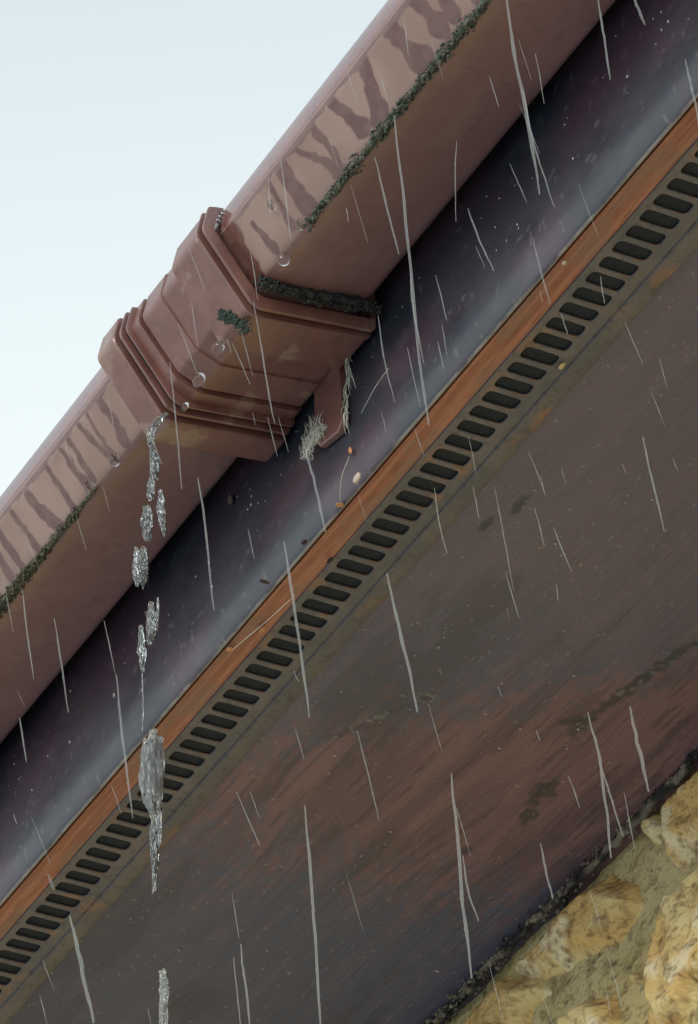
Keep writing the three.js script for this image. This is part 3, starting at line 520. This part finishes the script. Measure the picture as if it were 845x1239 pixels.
// ---------------------------------------------------------------- cobwebs, husks and specks
{
  const mWeb = new THREE.MeshStandardMaterial({ color: rgb(0.55, 0.56, 0.48), roughness: 0.9 }), mHusk = new THREE.MeshStandardMaterial({ color: rgb(0.52, 0.24, 0.09), roughness: 0.7 }), mPale = new THREE.MeshStandardMaterial({ color: rgb(0.5, 0.42, 0.34), roughness: 0.9 }), mBug = new THREE.MeshStandardMaterial({ color: rgb(0.03, 0.012, 0.012), roughness: 0.5 });
  const rnd = mulberry(99), web = [], z = 0.007;
  for (let i = 0; i < 150; i++) {                                       // tuft under the flange
    const t = rnd(), a = onZ(364 + t * 26 + rnd() * 6, 550 - t * 40 + rnd() * 8, z), b = onZ(366 + t * 22 + (rnd() - 0.5) * 18, 545 - t * 36 + (rnd() - 0.5) * 44, z + 0.003 * rnd()), m = a.clone().lerp(b, 0.5).add(V((rnd() - 0.5) * 0.004, (rnd() - 0.5) * 0.004, (rnd() - 0.5) * 0.004));
    web.push(strand([a, m, b], [0.00022, 0.00016, 0.0001], i, { seg: 6, ring: 4, wob: 0.3 }));
  }
  for (let i = 0; i < 46; i++) { const y = 428 + rnd() * 80, x = 420 - (y - 430) * 0.05 + rnd() * 5, a = onZ(x, y, z), b = onZ(x + (rnd() - 0.5) * 8, y + 8 + rnd() * 14, z - 0.001); web.push(strand([a, a.clone().lerp(b, 0.5).add(V(0, 0, 0.001)), b], [0.0002, 0.0002, 0.0001], i, { seg: 5, ring: 4 })); }
  solo('cobweb', mergeGeometries(web), mWeb, 'tuft of grey green cobweb hanging under the joint flange on the fascia', 'cobweb');
  const line = (a, b, sag, lab, r = 0.00018) => { const A = onZ(...a, 0.004), B = onZ(...b, 0.0); solo('web_thread', strand([A, A.clone().lerp(B, 0.5).add(V(0, -sag, 0.002)), B], [r, r, r], a[0], { seg: 14, ring: 5, lateral: 0.0006 }), mWeb, lab, 'cobweb'); };
  line([423, 552], [411, 606], 0.001, 'spider thread tying the pale husk on the fascia to the orange strip');
  line([470, 445], [438, 500], 0.002, 'long slack spider thread across the dark fascia beside the joint');
  line([352, 725], [282, 786], 0.003, 'spider thread strung with orange husks along the reddish strip');
  const bit = (x, y, rx, ry, mat, name, label, cat, onS) => { const g = blob(rx / 2100, onS ? rx / 5000 : ry / 2100, onS ? ry / 2100 : rx / 5000, 0.5, x, 2), p = onS ? onSoffit(x, y, -0.0025) : onZ(x, y, 0.002); if (!onS) g.rotateZ(0.3); g.translate(p.x, p.y, p.z); solo(name, g, mat, label, cat); };
  bit(424, 545, 3, 6, mHusk, 'husk', 'small orange seed husk hung on a thread before the fascia', 'husk');
  bit(411, 611, 4, 6, mHusk, 'husk', 'orange husk lodged on the fascia edge at the foot of the thread', 'husk', true);
  bit(318, 762, 6, 3.5, mHusk, 'husk', 'curled orange husk on the reddish strip beside a vent slot', 'husk', true);
  bit(279, 786, 4.5, 4.5, mHusk, 'husk', 'crumbled orange husk at the lower end of the spider thread', 'husk', true);
  bit(279, 604, 5, 9, new THREE.MeshStandardMaterial({ color: rgb(0.09, 0.075, 0.065), roughness: 0.9 }), 'cocoon', 'dull brown oval cocoon stuck to the dark fascia', 'cocoon');
  bit(432, 579, 8, 5, mPale, 'dirt_patch', 'pinkish dried mud dab on the fascia nose', 'mud');
  bit(320, 704, 3, 7, mBug, 'insect', 'tiny dark red insect on the fascia nose', 'insect', true);
  bit(368, 656, 5, 3.5, mBug, 'insect', 'tiny black insect on the fascia lower edge', 'insect', true);
  bit(399, 678, 6, 2.5, M.rubber, 'chip', 'black chip gouged in the reddish strip', 'chip', true);
  bit(680, 443, 5.5, 3, new THREE.MeshStandardMaterial({ color: rgb(0.6, 0.45, 0.2), roughness: 0.8 }), 'crumb', 'yellow crumb caught beside the vent slots', 'crumb', true);
  bit(683, 318, 4, 2.5, mPale, 'crumb', 'pale orange crumb on the reddish strip near a vent slot', 'crumb', true);
  const sp = [];
  for (let i = 0; i < 130; i++) { const x = -0.55 + rnd() * 0.95, y = 0.012 + rnd() * 0.08, s = 0.0003 + rnd() * rnd() * 0.0009, b = blob(s, s * (0.8 + rnd()), s * 0.5, 0.4, i, 1); b.translate(x, y, y < 0.04 ? -0.004 * (0.04 - y) / 0.03 : 0.0002); sp.push(b); }
  for (let i = 0; i < 150; i++) { const x = -0.6 + rnd() * 0.9, zz = -0.075 - rnd() * 0.24, s = 0.0003 + rnd() * rnd() * 0.0007, b = blob(s, s * 0.5, s * (0.8 + rnd()), 0.4, i, 1); b.translate(x, -0.0009, zz); sp.push(b); }
  solo('specks', mergeGeometries(sp), new THREE.MeshStandardMaterial({ color: rgb(0.42, 0.38, 0.34), roughness: 0.9 }), 'scattered pale specks of grit on fascia and soffit', 'grit', null, 'stuff');
}
renderer.render(scene, camera);
